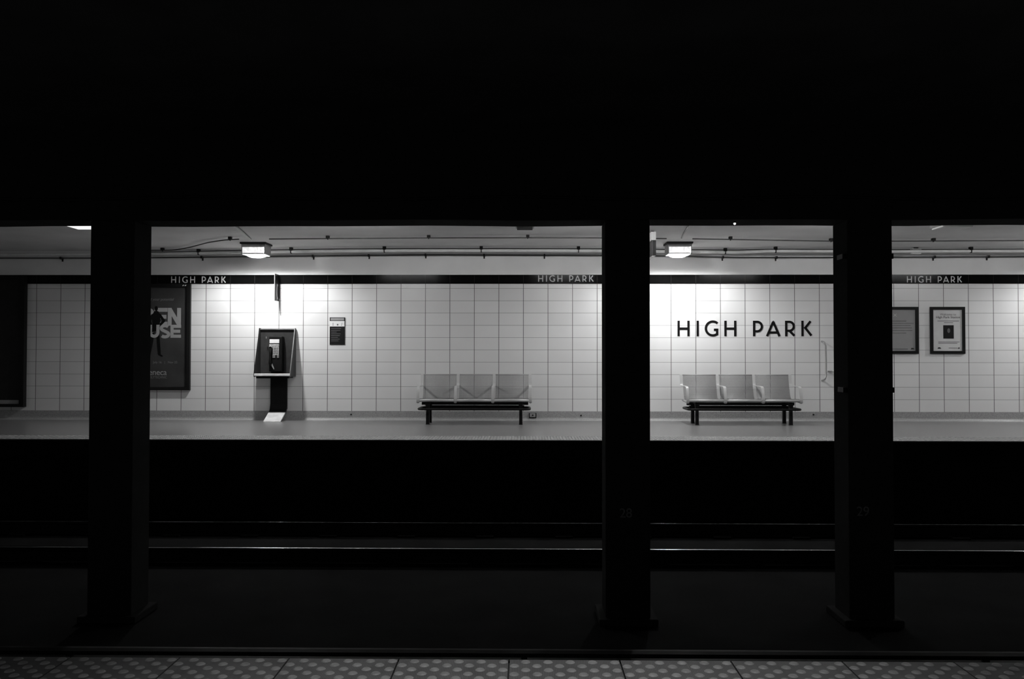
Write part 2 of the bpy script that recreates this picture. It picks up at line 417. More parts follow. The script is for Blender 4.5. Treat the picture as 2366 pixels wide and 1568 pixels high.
def glyph(ch, w):      # strokes in units of cap height, w = outer width
    h = T/2
    if ch == 'H': return [[(h, 0), (h, 1)], [(w-h, 0), (w-h, 1)], [(h, 0.49), (w-h, 0.49)]]
    if ch == 'I': return [[(h, 0), (h, 1)]]
    if ch == 'G':
        r = 0.5*1.04-h; c = arc(r+h, 0.5, r, r, 48, 300, 26)
        return [c + [(w-h, 0.13), (w-h, 0.49)], [(w-h+h, 0.42), (w-0.28, 0.42)]]
    if ch == 'P':
        r = 0.378-h; return [[(h, 0), (h, 1)], [(h, 1-h), (w-r-h, 1-h)] + arc(w-r-h, 1-h-r, r, r, 90, -90)[1:] + [(h, 1-h-2*r)]]
    if ch == 'A': return [[(h*0.9, 0), (w/2, 0.93)], [(w-h*0.9, 0), (w/2, 0.93)], [(w*0.2, 0.24), (w*0.8, 0.24)]]
    if ch == 'R':
        r = 0.36-h; return [[(h, 0), (h, 1)], [(h, 1-h), (w-r-h-0.02, 1-h)] + arc(w-r-h-0.02, 1-h-r, r, r, 90, -90)[1:] + [(h, 1-h-2*r)], [(w*0.42, 1-h-2*r), (w-h*0.75, 0.03)]]
    if ch == 'K': return [[(h, 0), (h, 1)], [(w-h*1.4, 0.965), (h+0.17, 0.53)], [(h+0.13, 0.60), (w-h*0.7, 0.04)]]
LET = [('H', 1565.4, 1593.3), ('I', 1609.2, 1614.9), ('G', 1627.9, 1658.9), ('H', 1672.8, 1700.5),
       ('P', 1738.5, 1761.5), ('A', 1768.3, 1801.5), ('R', 1812.0, 1835.3), ('K', 1849.2, 1874.0)]
CAPPX = 35.8
def lettering(name, label, group, px0, py_top, py_base, material, y, thick, cat='lettering'):
    a = atY(px0, py_base, y); b = atY(px0, py_top, y); cap = b.z-a.z
    r = thing(name, label, cat, (a.x, y, a.z), group)
    for ch, l0, l1 in LET:
        bm = bmesh.new(); ox = a.x + (l0-1565.4)/CAPPX*cap
        for k, s in enumerate(glyph(ch, (l1-l0)/CAPPX)): stroke(bm, s, T, cap, ox, y, a.z, thick, k)
        if ch == 'A':   # pointed apex
            w = (l1-l0)/CAPPX; add_prism(bm, [(ox+(w/2-0.075)*cap, a.z+0.86*cap), (ox+(w/2+0.075)*cap, a.z+0.86*cap), (ox+w/2*cap, a.z+1.02*cap)], 'y', y-thick*1.5, y)
        adopt(r, link('letter', bm, material))
    return r
lettering('station_name', 'large black HIGH PARK letters on the tiled wall above the right bench', None, 1565.4, 740.5, 776.4, M_LETB, YW-0.001, 0.006)
G = 'small white station names on the black band'
lettering('station_name', 'small white HIGH PARK on the band, above the open house poster', G, 395.5, 638.5, 653.2, M_LETW, YW-0.012, 0.003)
lettering('station_name', 'small white HIGH PARK on the band, beside the column marked 28', G, 1243.5, 635.8, 650.6, M_LETW, YW-0.012, 0.003)
lettering('station_name', 'small white HIGH PARK on the band, above the two framed notices', G, 2095.5, 637.8, 652.4, M_LETW, YW-0.012, 0.003)

# ------------------------------------------------------------------ ceiling luminaires
def luminaire(x, y, label, lit=True):
    zb = 2.918
    r = thing('ceiling_light', label, 'ceiling light', (x, y, ZC), 'box luminaires over the far platform')
    w, d = 0.203, 0.18
    adopt(r, box('mounting_plate', x-w-0.02, x+w+0.02, y-d-0.02, y+d+0.02, ZC-0.03, ZC, M_CLAMP, bevel=0.004))
    adopt(r, box('housing', x-w, x+w, y-d, y+d, ZC-0.085, ZC-0.03, M_STEELD, bevel=0.006))
    # glass box: front and back panes, metal ends
    adopt(r, box('glass_pane', x-w+0.012, x+w-0.03, y-d+0.006, y-d+0.016, zb+0.012, ZC-0.085, M_PRISM))
    adopt(r, box('glass_pane', x-w+0.012, x+w-0.03, y+d-0.016, y+d-0.006, zb+0.012, ZC-0.085, M_PRISM))
    for s in (-1, 1):
        e = x+s*(w-0.01); adopt(r, box('end_plate', min(e-0.008, e+0.008), max(e-0.008, e+0.008), y-d+0.005, y+d-0.005, zb, ZC-0.08, M_STEELD, bevel=0.002))
    bm = bmesh.new()
    for yy in (y-d, y+d-0.012): add_box(bm, x-w, x+w, yy, yy+0.012, zb-0.002, zb+0.016)
    for xx in (x-w, x+w-0.02): add_box(bm, xx, xx+0.02, y-d, y+d, zb-0.002, zb+0.012)
    adopt(r, link('bottom_frame', bm, M_STEEL))
    # shallow bowl lens
    bm = bmesh.new(); nx = ny = 8; g = []
    for i in range(nx+1):
        row = []
        for j in range(ny+1):
            u, v = i/nx*2-1, j/ny*2-1
            row.append(bm.verts.new((x+u*(w-0.035), y+v*(d-0.03), zb+0.006-0.052*(1-u**4)*(1-v**4))))
        g.append(row)
    for i in range(nx):
        for j in range(ny): bm.faces.new((g[i][j], g[i+1][j], g[i+1][j+1], g[i][j+1]))
    adopt(r, link('lens', bm, M_LENS, smooth=True))
    bl = bpy.data.lights.new('bulb', 'POINT'); bl.energy = BULB_POWER; bl.shadow_soft_size = 0.05
    bo = bpy.data.objects.new('bulb', bl); COL.objects.link(bo); bo.location = (x, y, zb+0.07); local(r, bo)
    al = bpy.data.lights.new('lamp_disc', 'AREA'); al.shape = 'DISK'; al.size = 0.16; al.energy = LAMP_DISC
    ao = bpy.data.objects.new('lamp_disc', al); COL.objects.link(ao); ao.location = (x, y, zb+0.045); local(r, ao)
    return r
LY = 14.88
luminaire(-4.64, LY, 'lit box lamp on the ceiling above the payphone')
luminaire(2.64, LY, 'lit box lamp on the ceiling above the HIGH PARK letters')
luminaire(10.3, LY, 'lit box lamp on the ceiling at the far right')
def slim(x0, x1, y0, y1, label, m):
    r = thing('slim_ceiling_light', label, 'ceiling light', ((x0+x1)/2, (y0+y1)/2, ZC), 'slim luminaires nearer the track')
    adopt(r, box('housing', x0, x1, y0, y1, ZC-0.06, ZC, M_STEELD, bevel=0.004), box('diffuser', x0+0.02, x1-0.02, y0+0.02, y1-0.02, ZC-0.085, ZC-0.06, m, bevel=0.006))
slim(-6.60, -5.72, 12.30, 12.66, 'slim lit ceiling lamp beside the left column top', M_TUBE)
def edge_fill(xc):  # unseen fill lamp, added to even out the far wall light
    yl = 12.15
    r = thing('edge_fill_lamp', 'added shielded fill tube over the far platform edge, hidden above the dark beam', 'ceiling light', (xc, yl, ZC), 'added fill tubes over the far platform')
    adopt(r, box('housing', xc-0.65, xc+0.65, yl-0.03, yl+0.05, ZC-0.022, ZC, M_STEELD, bevel=0.003), tube('fill_tube', [(xc-0.6, yl, ZC-0.05), (xc+0.6, yl, ZC-0.05)], 0.019, M_EDGE, n=14),
          box('hood', xc-0.66, xc+0.66, yl-0.034, yl-0.026, ZC-0.112, ZC, M_CLAMP))  # hood added to keep the fill off columns and track bed
for xc in FILL_X: edge_fill(xc)
slim(5.98, 6.45, 12.45, 12.83, 'slim unlit ceiling lamp above the two framed notices', M_CARD)
slim(-0.13, 0.14, 12.45, 12.78, 'small unlit ceiling fitting above the left bench', M_CLAMP)

# ------------------------------------------------------------------ conduits on the ceiling
def pipe_run(name, label, z, pix, r, m, clamps=(), cw=0.026, strap=True, lamp=None):
    pts = [atZ(px, py, z) for px, py in pix]
    t = thing(name, label, 'conduit', (pts[0].x, pts[0].y, z), 'conduits on the far platform ceiling')
    P = []
    for a, b in zip(pts, pts[1:]):
        for i in range(6): P.append(a.lerp(b, i/6))
    P.append(pts[-1])
    for k in range(2):
        P = [P[0]] + [(P[i-1]+P[i]*2+P[i+1])/4 for i in range(1, len(P)-1)] + [P[-1]]
    adopt(t, tube('pipe', P, r, m, n=10))
    for cx in clamps:
        q = min(P, key=lambda v: abs(1211.7+v.x/v.y*2000-cx))
        # nearest point refined along the run
        best = None
        for a, b in zip(P, P[1:]):
            for i in range(11):
                v = a.lerp(b, i/10); e = abs(1211.7+v.x/v.y*2000-cx)
                if best is None or e < best[0]: best = (e, v)
        q = best[1]
        bm = bmesh.new()
        add_box(bm, q.x-cw, q.x+cw, q.y-cw*1.3, q.y+cw*1.3, z+r*0.6, ZC, bevel=0.003)
        if strap: add_box(bm, q.x-0.008, q.x+0.008, q.y-r-0.006, q.y+r+0.006, z-r-0.006, z+r)
        adopt(t, link('clamp', bm, M_CLAMP))
    return t
z1 = ZC-0.045
pipe_run('conduit', 'thin conduit carrying on from the phone lamp across the ceiling to the left column', z1,
         [(330, 578.5), (400, 578), (440, 571), (480, 560), (520, 554), (552, 552.5)], 0.010, M_CABLE, (369, 527))
pipe_run('conduit', 'thin upper conduit on the ceiling between the phone lamp and the right bays', z1,
         [(622, 552), (760, 551), (990, 549.5), (1230, 549), (1420, 549.5), (1540, 551)], 0.010, M_CABLE, (755, 988, 1221))
pipe_run('conduit', 'thin upper conduit on the ceiling from the lettering lamp to the right edge', z1,
         [(1600, 551.5), (1690, 553), (1920, 557), (2060, 557), (2366, 555.5), (2480, 555)], 0.010, M_CABLE, (1688, 1919, 2152))
z2 = ZC-0.075
pipe_run('conduit', 'thick pale pipe running the whole length of the ceiling', z2,
         [(-60, 588), (200, 587), (345, 586.5), (560, 583), (760, 579.5), (980, 578.5), (1200, 578.5), (1400, 579), (1560, 581), (1700, 583), (1745, 581), (1780, 579.5), (1920, 580), (2060, 580.5), (2366, 579.5), (2480, 579)],
         0.026, M_PIPE, (452, 668, 888, 1111, 1336, 1674, 1790, 2236), cw=0.027)
pipe_run('conduit', 'thin black cable running just in front of the thick pale pipe', ZC-0.03,
         [(-60, 584), (200, 583), (345, 582.5), (560, 578.5), (760, 575), (980, 574), (1200, 574), (1400, 574.5), (1560, 576), (1700, 578), (1745, 576.5), (1780, 575.5), (1920, 576), (2060, 576.5), (2366, 575.5), (2480, 575)],
         0.009, M_CABLE)
def wall_run(label, zpx, r, m, clamps, dy, n='conduit', sag=0.8):
    pts = []
    for px, py in zpx: pts.append(atY(px, py, YW-dy))
    t = thing(n, label, 'conduit', (pts[0].x, YW-dy, pts[0].z), 'conduits along the top of the far wall')
    P = []
    for a, b in zip(pts, pts[1:]):
        for i in range(5): P.append(a.lerp(b, i/5))
    P.append(pts[-1])
    adopt(t, tube('pipe', P, r, m))
    for cx in clamps:
        best = min(((abs(1211.7+v.x/v.y*2000-cx), k) for k, v in enumerate(P)))
        v = P[best[1]]; X = (cx-1211.7)/2000*v.y
        bm = bmesh.new()
        add_box(bm, X-0.014, X+0.014, v.y-r-0.008, YW+0.004, v.z-r-0.008, v.z+r+0.008)
        add_box(bm, X-0.012, X+0.012, YW-0.012, YW+0.003, v.z-r-0.045, v.z-r-0.01)
        adopt(t, link('clamp', bm, M_CLAMP))
wall_run('thin pale conduit high on the far wall just under the ceiling corner', [(-60, 591), (200, 591), (345, 590.5), (640, 588), (980, 585), (1400, 586), (1700, 589), (1800, 587), (2060, 587.5), (2480, 586.5)], 0.010, M_PIPE, (), 0.05)
wall_run('lower dark conduit clipped along the far wall above the black band', [(-60, 596), (200, 596), (345, 595), (640, 592), (980, 588.5), (1400, 590), (1570, 591.5), (1700, 594.5), (1920, 594.5), (2060, 594), (2480, 592)], 0.013, M_CABLE,
         (130, 460, 720, 850, 982, 1118, 1258, 1670, 1793, 2155, 2278), 0.07)
# feed conduits from the luminaires toward the track
def feed(pix, label):
    pts = [atZ(px, py, ZC-0.014) for px, py in pix]
    tag(tube('lamp_feed_conduit', pts, 0.011, M_CABLE), label, 'conduit')
feed([(580, 553), (563, 537), (543, 520), (500, 485)], 'short straight conduit rising from the payphone lamp toward the track')
feed([(1575, 550), (1580, 538), (1588, 525), (1605, 500), (1625, 480)], 'short bowed conduit rising from the lettering lamp toward the track')
# junction box on the pale pipe
p = atZ(2116, 581, z2)
r = thing('junction_box', 'small oval junction box in the pale pipe above the framed notices', 'junction box', (p.x, p.y, ZC))
adopt(r, box('box_body', p.x-0.09, p.x+0.09, p.y-0.045, p.y+0.045, ZC-0.12, ZC-0.02, M_PIPE, bevel=0.02),
      box('hanger', p.x-0.03, p.x+0.03, p.y-0.03, p.y+0.03, ZC-0.03, ZC, M_CLAMP))
# hanging sign seen almost edge-on
r = thing('hanging_sign', 'dark hanging sign seen almost edge-on beside the column marked 28', 'sign', (2.0, 13.6, ZC))
sx = atY(1516, 590, 13.3)
adopt(r, box('sign_box', sx.x-0.06, sx.x, 13.3, 13.9, sx.z, 2.96, M_HOLE, bevel=0.006), box('top_panel', sx.x-0.075, sx.x, 13.3, 13.9, 2.96, ZC-0.03, M_CARD, bevel=0.004),
      box('hanger', sx.x-0.05, sx.x-0.01, 13.45, 13.49, ZC-0.03, ZC, M_CLAMP), box('hanger', sx.x-0.05, sx.x-0.01, 13.75, 13.79, ZC-0.03, ZC, M_CLAMP))

# ------------------------------------------------------------------ blade sign over the payphone
a = atY(634, 694, YW-0.25); b = atY(634, 632, YW-0.25)
r = thing('blade_sign', 'narrow dark sign sticking out of the wall above the payphone', 'sign', (a.x, YW, a.z))
adopt(r, box('sign_plate', a.x, a.x+0.016, YW-0.25, YW-0.03, a.z, b.z, M_BLACK, bevel=0.002),
      box('edge_trim', a.x-0.002, a.x+0.006, YW-0.256, YW-0.25, a.z, b.z+0.01, M_STEELD),
      box('bracket', a.x-0.01, a.x+0.03, YW-0.03, YW-0.012, a.z+0.05, b.z-0.02, M_BLACK))
# handset symbol on the side faces
bm = bmesh.new(); pts = []
for i in range(13):
    t = -1+i/6; pts.append((YW-0.14+0.045*(1-t*t)*-1+0.02, a.z+0.17+t*0.12))
ribbon(bm, pts, 0, a.x+0.016, a.x+0.0175, 0.022)
for s in (0, -1):
    yy, zz = pts[s]; add_box(bm, a.x+0.016, a.x+0.0175, yy-0.02, yy+0.03, zz-0.02, zz+0.02)
adopt(r, link('handset_symbol', bm, M_STEELD))

# ------------------------------------------------------------------ payphone and its stand
PX0, PX1 = -4.872, -4.200
YB = YW-0.015
r = thing('payphone_booth', 'dark open payphone hood on a sheet metal pedestal against the tiled wall', 'payphone booth', ((PX0+PX1)/2, YW, 0))
ZT, ZS = 1.684, 0.80
adopt(r, box('back_panel', PX0+0.02, PX1-0.02, YB-0.012, YB+0.014, ZS, ZT-0.03, M_BOOTH))
side = [(YB, ZT), (YB-0.05, ZT), (YB-0.10, ZT-0.16), (YB-0.34, 0.90), (YB-0.35, 0.86), (YB-0.35, ZS), (YB, ZS)]
for x0, x1 in ((PX0, PX0+0.022), (PX1-0.022, PX1)):
    adopt(r, prism('side_panel', side, 'x', x0, x1, M_BOOTH))
    # bright edging on the front of the side panels
    bm = bmesh.new(); ribbon(bm, [(y-0.004, z) for y, z in side[1:6]], 0, x0+0.003, x1-0.003, 0.010)
    adopt(r, link('edge_trim', bm, M_BOOTHE if x0 > -4.5 else M_BLACK))
adopt(r, box('shelf', PX0+0.022, PX1-0.022, YB-0.34, YB, ZS+0.015, ZS+0.05, M_BOOTHE, bevel=0.004))
adopt(r, box('shelf_edge', PX0+0.012, PX1-0.012, YB-0.368, YB-0.34, ZS+0.012, ZS+0.058, M_SHELF, bevel=0.008))
adopt(r, box('underside_box', PX0+0.03, PX1-0.05, YB-0.30, YB-0.02, ZS-0.03, ZS+0.015, M_BLACK))
adopt(r, box('top_rail', PX0+0.02, PX1-0.02, YB-0.045, YB, ZT-0.03, ZT-0.008, M_BOOTHE))
LX0, LX1 = -4.655, -4.350
adopt(r, box('pedestal', LX0, LX1, YB-0.05, YB-0.005, 0.20, ZS-0.02, M_BLACK, bevel=0.003))
# lower pedestal leans forward
prof = [(YB-0.05, 0.205), (YB-0.16, 0.155), (YB-0.16, 0.13), (YB-0.02, 0.19)]
adopt(r, prism('pedestal_bend', [(YB-0.05, 0.30), (YB-0.085, 0.20), (YB-0.15, 0.150), (YB-0.12, 0.12), (YB-0.04, 0.19), (YB-0.02, 0.30)], 'x', LX0, LX1, M_BLACK))
adopt(r, prism('kick_plate', [(YB-0.15, 0.152), (YB-0.47, 0.008), (YB-0.47, 0.0), (YB-0.44, 0.0), (YB-0.13, 0.135)], 'x', LX0, LX1, M_SHELF))
# telephone set (a thing mounted in the booth)
def P(px, py, dy): return atY(px, py, YW-dy)
tp = thing('payphone', 'black payphone with pale keypad plate and handset inside the dark hood', 'payphone', (-4.5, YB-0.012, 0.9))
yf = YB-0.16
a = P(621, 858, 0.175); b = P(652, 777, 0.175)  # right side widened to take in the phone's shadow
adopt(tp, box('housing', a.x, b.x, yf, YB-0.014, a.z, b.z, M_RUBBER, bevel=0.012))
def ph(name, x0, x1, y0, y1, m, d0=0.0, d1=0.008, bev=0.002):
    A = P(x0, y1, 0.175); B_ = P(x1, y0, 0.175)
    o = box(name, A.x, B_.x, yf-d1, yf-d0+0.001, A.z, B_.z, m, bevel=bev); adopt(tp, o); return o
ph('instruction_card', 623, 645.5, 783.5, 792.5, M_CARD)
ph('upper_plate', 622.5, 645, 794.5, 800, M_PLATE)
ph('keypad_plate', 630.5, 644.5, 799, 820, M_PLATE)
ph('card_reader', 630, 636.5, 819, 826.5, M_STEEL, d1=0.014)
ph('coin_return', 640, 645, 819, 826.5, M_STEEL, d1=0.014)
kp = bpy.data.objects['keypad_plate']
for i in range(4):
    for j in range(3):
        o = ph('key', 632.5+j*3.7, 635.2+j*3.7, 802.5+i*4, 805+i*4, M_BOOTHE, d0=0.008, d1=0.012, bev=0.0)
hx = P(625.5, 800, 0.2).x
hs = tube('handset', [(hx, yf-0.035, P(0, 802, .2).z), (hx, yf-0.05, P(0, 805, .2).z), (hx, yf-0.055, P(0, 815, .2).z), (hx, yf-0.055, P(0, 828, .2).z), (hx, yf-0.05, P(0, 836, .2).z), (hx, yf-0.035, P(0, 840, .2).z)],
          [0.028, 0.030, 0.018, 0.018, 0.030, 0.028], M_RUBBER, n=12); adopt(tp, hs)
adopt(tp, box('cradle', hx-0.03, hx+0.03, yf-0.03, yf, P(0, 801, .2).z-0.02, P(0, 801, .2).z+0.02, M_STEELD, bevel=0.004))
cord = []
for i in range(25):
    t = i/24; cord.append((hx+0.01+0.05*math.sin(t*math.pi), yf-0.035+0.03*t, P(0, 841, .2).z-0.10*math.sin(t*math.pi)+0.03*t))
adopt(tp, tube('cord', cord, 0.006, M_STEELD))
adopt(tp, box('hook', P(618.5, 0, .17).x, P(620.5, 0, .17).x, yf+0.02, yf+0.04, P(0, 781.5, .17).z, P(0, 777, .17).z, M_STEEL, bevel=0.001))

# ------------------------------------------------------------------ small wall sign
a = atY(762, 796, YW); b = atY(797.3, 733, YW)
r = thing('safety_notice', 'small three-part notice with white pictogram strip right of the payphone', 'notice', (a.x, YW, a.z))
h = b.z-a.z
adopt(r, box('backing', a.x, b.x, YW-0.012, YW, a.z, b.z, M_BLACK, bevel=0.002))
adopt(r, box('header', a.x+0.016, b.x-0.016, YW-0.014, YW-0.012, b.z-0.115*h, b.z-0.02*h, M_PAPERG))
adopt(r, box('pictogram_strip', a.x-0.001, b.x-0.008, YW-0.0145, YW-0.012, b.z-0.335*h, b.z-0.135*h, M_CARD))
adopt(r, box('text_field', a.x+0.010, b.x-0.010, YW-0.0135, YW-0.012, a.z+0.02*h, b.z-0.345*h, M_DARKP))
for i, s in enumerate(('1', '\u2022', '/')):
    text_mesh(s, 0.085 if i != 1 else 0.12, M_INKG, r, (a.x+0.04+i*0.085, YW-0.0148, b.z-0.31*h-(0.02 if i == 1 else 0)), 'pictogram')
for i in range(8):
    z = b.z-(0.40+0.065*i)*h; w = (0.8, 0.75, 0.45, 0.78, 0.72, 0.55, 0.70, 0.6)[i]
    o = box('printed_line', a.x+0.025, a.x+0.025+w*(b.x-a.x-0.05), YW-0.0142, YW-0.0134, z-0.008, z, M_INKG); adopt(r, o)

# ------------------------------------------------------------------ posters and framed notices
def framed(name, label, cat, x0, x1, z0, z1, fr, depth, sheet, group=None, mfr=None):
    r = thing(name, label, cat, ((x0+x1)/2, YW, z0), group)
    bm = bmesh.new(); y0 = YW-depth
    add_box(bm, x0, x1, y0, YW, z0, z0+fr); add_box(bm, x0, x1, y0, YW, z1-fr, z1)
    add_box(bm, x0, x0+fr, y0, YW, z0+fr, z1-fr); add_box(bm, x1-fr, x1, y0, YW, z0+fr, z1-fr)
    adopt(r, link('frame', bm, mfr or M_BLACK))
    adopt(r, box('sheet', x0+fr, x1-fr, YW-depth*0.5, YW-0.001, z0+fr, z1-fr, sheet))
    return r, YW-depth*0.5
# poster beside the left column
a = atY(273, 901, YW-0.06); b = atY(439.5, 655.5, YW-0.06)
r, ys = framed('poster_case', 'tall black framed OPEN HOUSE poster half hidden by the left column', 'poster', a.x, b.x, a.z, b.z, 0.060, 0.06, M_POSTER)
def Q(px, py): return atY(px, py, ys)
def ptext(s, px, py, cap, m, name, align='LEFT', sp=1.0, sq=1.0, shear=0.0, parent=r, yy=None):
    p = atY(px, py, yy or ys); text_mesh(s, cap/126/0.70, m, parent, (p.x, (yy or ys)-0.001, p.z), name, align, squash=sq, spacing=sp, font_shear=shear)
def bold_word(word, px0, px1, py0, py1, t, parent):    # heavy condensed capitals
    n = len(word); bm = bmesh.new(); A = Q(px0, py1); B_ = Q(px1, py0); H = B_.z-A.z; wd = (B_.x-A.x)/n
    for i, ch in enumerate(word):
        ox = A.x+i*wd; w = wd/H*0.98; h = t/2
        g = {'O': [arc(w/2, 0.5, w/2-h, 0.5-h, 0, 360, 24)], 'P': [[(h, 0), (h, 1)], [(h, 1-h), (w-0.25-h, 1-h)]+arc(w-0.24-h, 0.72, 0.24, 0.28-h, 90, -90, 10)+[(h, 0.44+h)]],
             'E': [[(h, 0), (h, 1)], [(h, h), (w, h)], [(h, 0.5), (w*0.92, 0.5)], [(h, 1-h), (w, 1-h)]],
             'N': [[(h, 0), (h, 1)], [(w-h, 0), (w-h, 1)], [(h, 1-h*0.6), (w-h, h*0.6)]],
             'H': [[(h, 0), (h, 1)], [(w-h, 0), (w-h, 1)], [(h, 0.5), (w-h, 0.5)]],
             'U': [[(h, 1), (h, w/2)]+arc(w/2, w/2, w/2-h, w/2-h, 180, 360, 12)+[(w-h, 1)]],
             'S': [arc(w/2, 0.735, w/2-h, 0.265-h*0.6, 35, 235, 12)+[(w/2, 0.5)]+arc(w/2, 0.265, w/2-h, 0.265-h*0.6, 55, -145, 12)]}[ch]
        for k, s in enumerate(g): stroke(bm, s, t, H, ox, ys, A.z, 0.0020 if word == 'HOUSE' else 0.0006, k)
    adopt(parent, link('title', bm, M_POSTERT))
bold_word('OPEN', 294, 419, 711, 752, 0.22, r)
bold_word('HOUSE', 294, 419, 750, 780, 0.24, r)
ptext('Find your potential', 401, 694, 6.0, M_POSTERS, 'tagline', 'RIGHT', shear=0.25)
ptext('July 16   |   Nov 22', 410, 839, 5.2, M_POSTERS, 'dates', 'RIGHT')
ptext('Seneca', 385.5, 866, 13.5, M_POSTERT, 'school_name', 'RIGHT', sp=0.95)
ptext('POLYTECHNIC', 386, 874, 6.0, M_POSTERS, 'school_line', 'RIGHT', sq=0.8)
# standing figure printed over the title
bm = bmesh.new()
def limb(pts, w):                       # pixel-traced limbs turned into flat printed shapes
    for a_, b_ in zip(pts, pts[1:]):
        A_, B2 = Q(*a_), Q(*b_); u = Vector((A_.x, A_.z)); v = Vector((B2.x, B2.z)); d_ = (v-u).normalized(); q_ = Vector((-d_.y, d_.x))*w/126/2; e_ = d_*w/126/2
        add_prism(bm, [tuple(u+q_), tuple(u+q_*0.5-e_), tuple(u-q_*0.5-e_), tuple(u-q_), tuple(v-q_), tuple(v-q_*0.5+e_), tuple(v+q_*0.5+e_), tuple(v+q_)], 'y', ys-0.0013-0.00004*len(bm.verts)/16, ys-0.0012)
limb([(361, 711), (361, 714)], 8)                       # head
limb([(361, 719), (361, 726)], 5)
limb([(361, 728), (361, 744)], 19)                      # chest
limb([(360, 746), (360, 757)], 15)
limb([(369, 727), (379, 741), (371, 749)], 6)           # bent arm
limb([(352, 728), (346, 742), (350, 753)], 6)
limb([(364, 758), (366, 790), (368, 817)], 7.5)         # legs
limb([(355, 758), (350, 790), (344, 820)], 7.5)
limb([(368, 819), (374, 822)], 4)
adopt(r, link('printed_figure', bm, M_SIL))
# painted-on highlights on the top of the frame
p = atY(421, 660.5, YW-0.06); bm = bmesh.new()
for k in range(2): add_prism(bm, [(p.x+k*0.042, p.z), (p.x+0.022+k*0.042, p.z), (p.x+0.038+k*0.042, p.z+0.022), (p.x+0.016+k*0.042, p.z+0.022)], 'y', YW-0.0615, YW-0.06)
adopt(r, link('frame_glint', bm, M_LETW))
# big dark display case at the far left
b = atY(57, 637, YW-0.10); a = atY(57, 940, YW-0.10)
r, ys2 = framed('display_case', 'large unlit black display case at the left edge of the picture', 'poster', b.x-1.5, b.x, a.z, b.z, 0.055, 0.10, M_DARKP)
adopt(r, box('lower_strip', b.x-1.42, b.x-0.11, ys2-0.004, ys2, a.z+0.03+0.02, a.z+0.125, M_PAPERG))
# framed notices at the right
a = atY(2150.5, 817, YW-0.03); b = atY(2230, 708.5, YW-0.03); fw_ = b.x-a.x
r, y3 = framed('framed_notice', 'white framed notice with a small dark portrait photo in the middle', 'notice', a.x, b.x, a.z, b.z, 0.052, 0.03, M_PAPER, 'black framed notices on the right wall')
def nt(s, px, py, cap, m, name, rr, align='CENTER', sq=1.0): ptext(s, px, py, cap, m, name, align, parent=rr, yy=y3, sq=sq)
nt('Welcome to', 2190.5, 728.5, 5.0, M_INKG, 'heading', r)
nt('High Park Station', 2190.5, 735, 5.2, M_INKD, 'heading', r, sq=1.05)
def lines(rr, x0, x1s, ys_, m=M_INKG, th=1.3):
    for x1, y in zip(x1s, ys_):
        A = atY(x0, y+th, y3-0.0005); B_ = atY(x1, y, y3-0.0005); adopt(rr, box('printed_line', A.x, B_.x, y3-0.001, y3, A.z, B_.z, m))
lines(r, 2166, (2216,), (740.5,)); lines(r, 2181, (2202,), (744.5,))
lines(r, 2168, (2217, 2212), (789, 792)); lines(r, 2192, (2213,), (803,))
A = atY(2179.5, 782, y3); B_ = atY(2203.5, 751, y3)
adopt(r, box('portrait_photo', A.x, B_.x, y3-0.002, y3, A.z, B_.z, M_DARKP))
bm = bmesh.new(); bmesh.ops.create_circle(bm, cap_ends=True, segments=20, radius=1)
c = atY(2192, 763.5, y3)
for v in bm.verts: v.co = Vector((c.x+v.co.x*0.026, y3-0.0026, c.z+v.co.y*0.042))
ph_ = [o for o in COL.objects if o.name.startswith('portrait_photo')][-1]
o = link('printed_face', bm, M_INKG); o.parent = ph_; o.matrix_parent_inverse = ph_.matrix_world.inverted() if False else Matrix.Identity(4)
lg = atY(2165, 804, y3)
for q in (2166, 2213):
    A = atY(q, 805.5, y3); adopt(r, prism('printed_logo', [(A.x, A.z), (A.x+0.07 if q < 2200 else A.x+0.035, A.z), (A.x+0.05 if q < 2200 else A.x+0.03, A.z+0.028), (A.x+0.015, A.z+0.028)], 'y', y3-0.001, y3, M_INKD))
b2 = atY(2122, 708.5, YW-0.03)
r, y3 = framed('framed_notice', 'grey framed notice partly hidden behind the column marked 29', 'notice', b2.x-fw_, b2.x, a.z, b.z, 0.052, 0.03, M_PAPERG, 'black framed notices on the right wall')
nt('X', 2068, 731, 6.5, M_PAPER, 'emblem', r, sq=1.3)
lines(r, 2052, (2094,), (740.5,), M_INKG, 1.8)
lines(r, 2052, (2111, 2104, 2107, 2108, 2094), (746, 751, 756.5, 762.5, 768.5), M_INKG, 1.5)
lines(r, 2052, (2098,), (805.5,), M_INKD, 1.0)
A = atY(2104, 807, y3); adopt(r, prism('printed_logo', [(A.x, A.z), (A.x+0.07, A.z), (A.x+0.05, A.z+0.028), (A.x+0.015, A.z+0.028)], 'y', y3-0.001, y3, M_INKD))

# ------------------------------------------------------------------ wall fittings
yo = YW-0.085
a = atY(1908, 792, yo); b = atY(1908, 875, yo)
pts = [Vector((a.x-0.045, YW, a.z+0.03)), Vector((a.x-0.03, YW-0.05, a.z+0.02))]
for i in range(6):
    t = i/5; pts.append(Vector((a.x-0.02*(1-t), yo, a.z+0.005-0.05*t)))
pts += [Vector((a.x+0.004, yo, (a.z+b.z)/2))]
for i in range(6):
    t = i/5; pts.append(Vector((a.x-0.02*t, yo, b.z+0.05-0.05*t)))
pts += [Vector((a.x-0.03, YW-0.05, b.z-0.02)), Vector((a.x-0.045, YW, b.z-0.03))]
tag(tube('grab_bar', pts, 0.016, M_STEEL), 'upright metal grab bar on the wall left of the column marked 29', 'grab bar')
a = atY(1912, 857.5, YW-0.05)
r = thing('handrail', 'short level metal rail running behind the column marked 29 beside the grab bar', 'handrail', (a.x, YW-0.05, a.z))
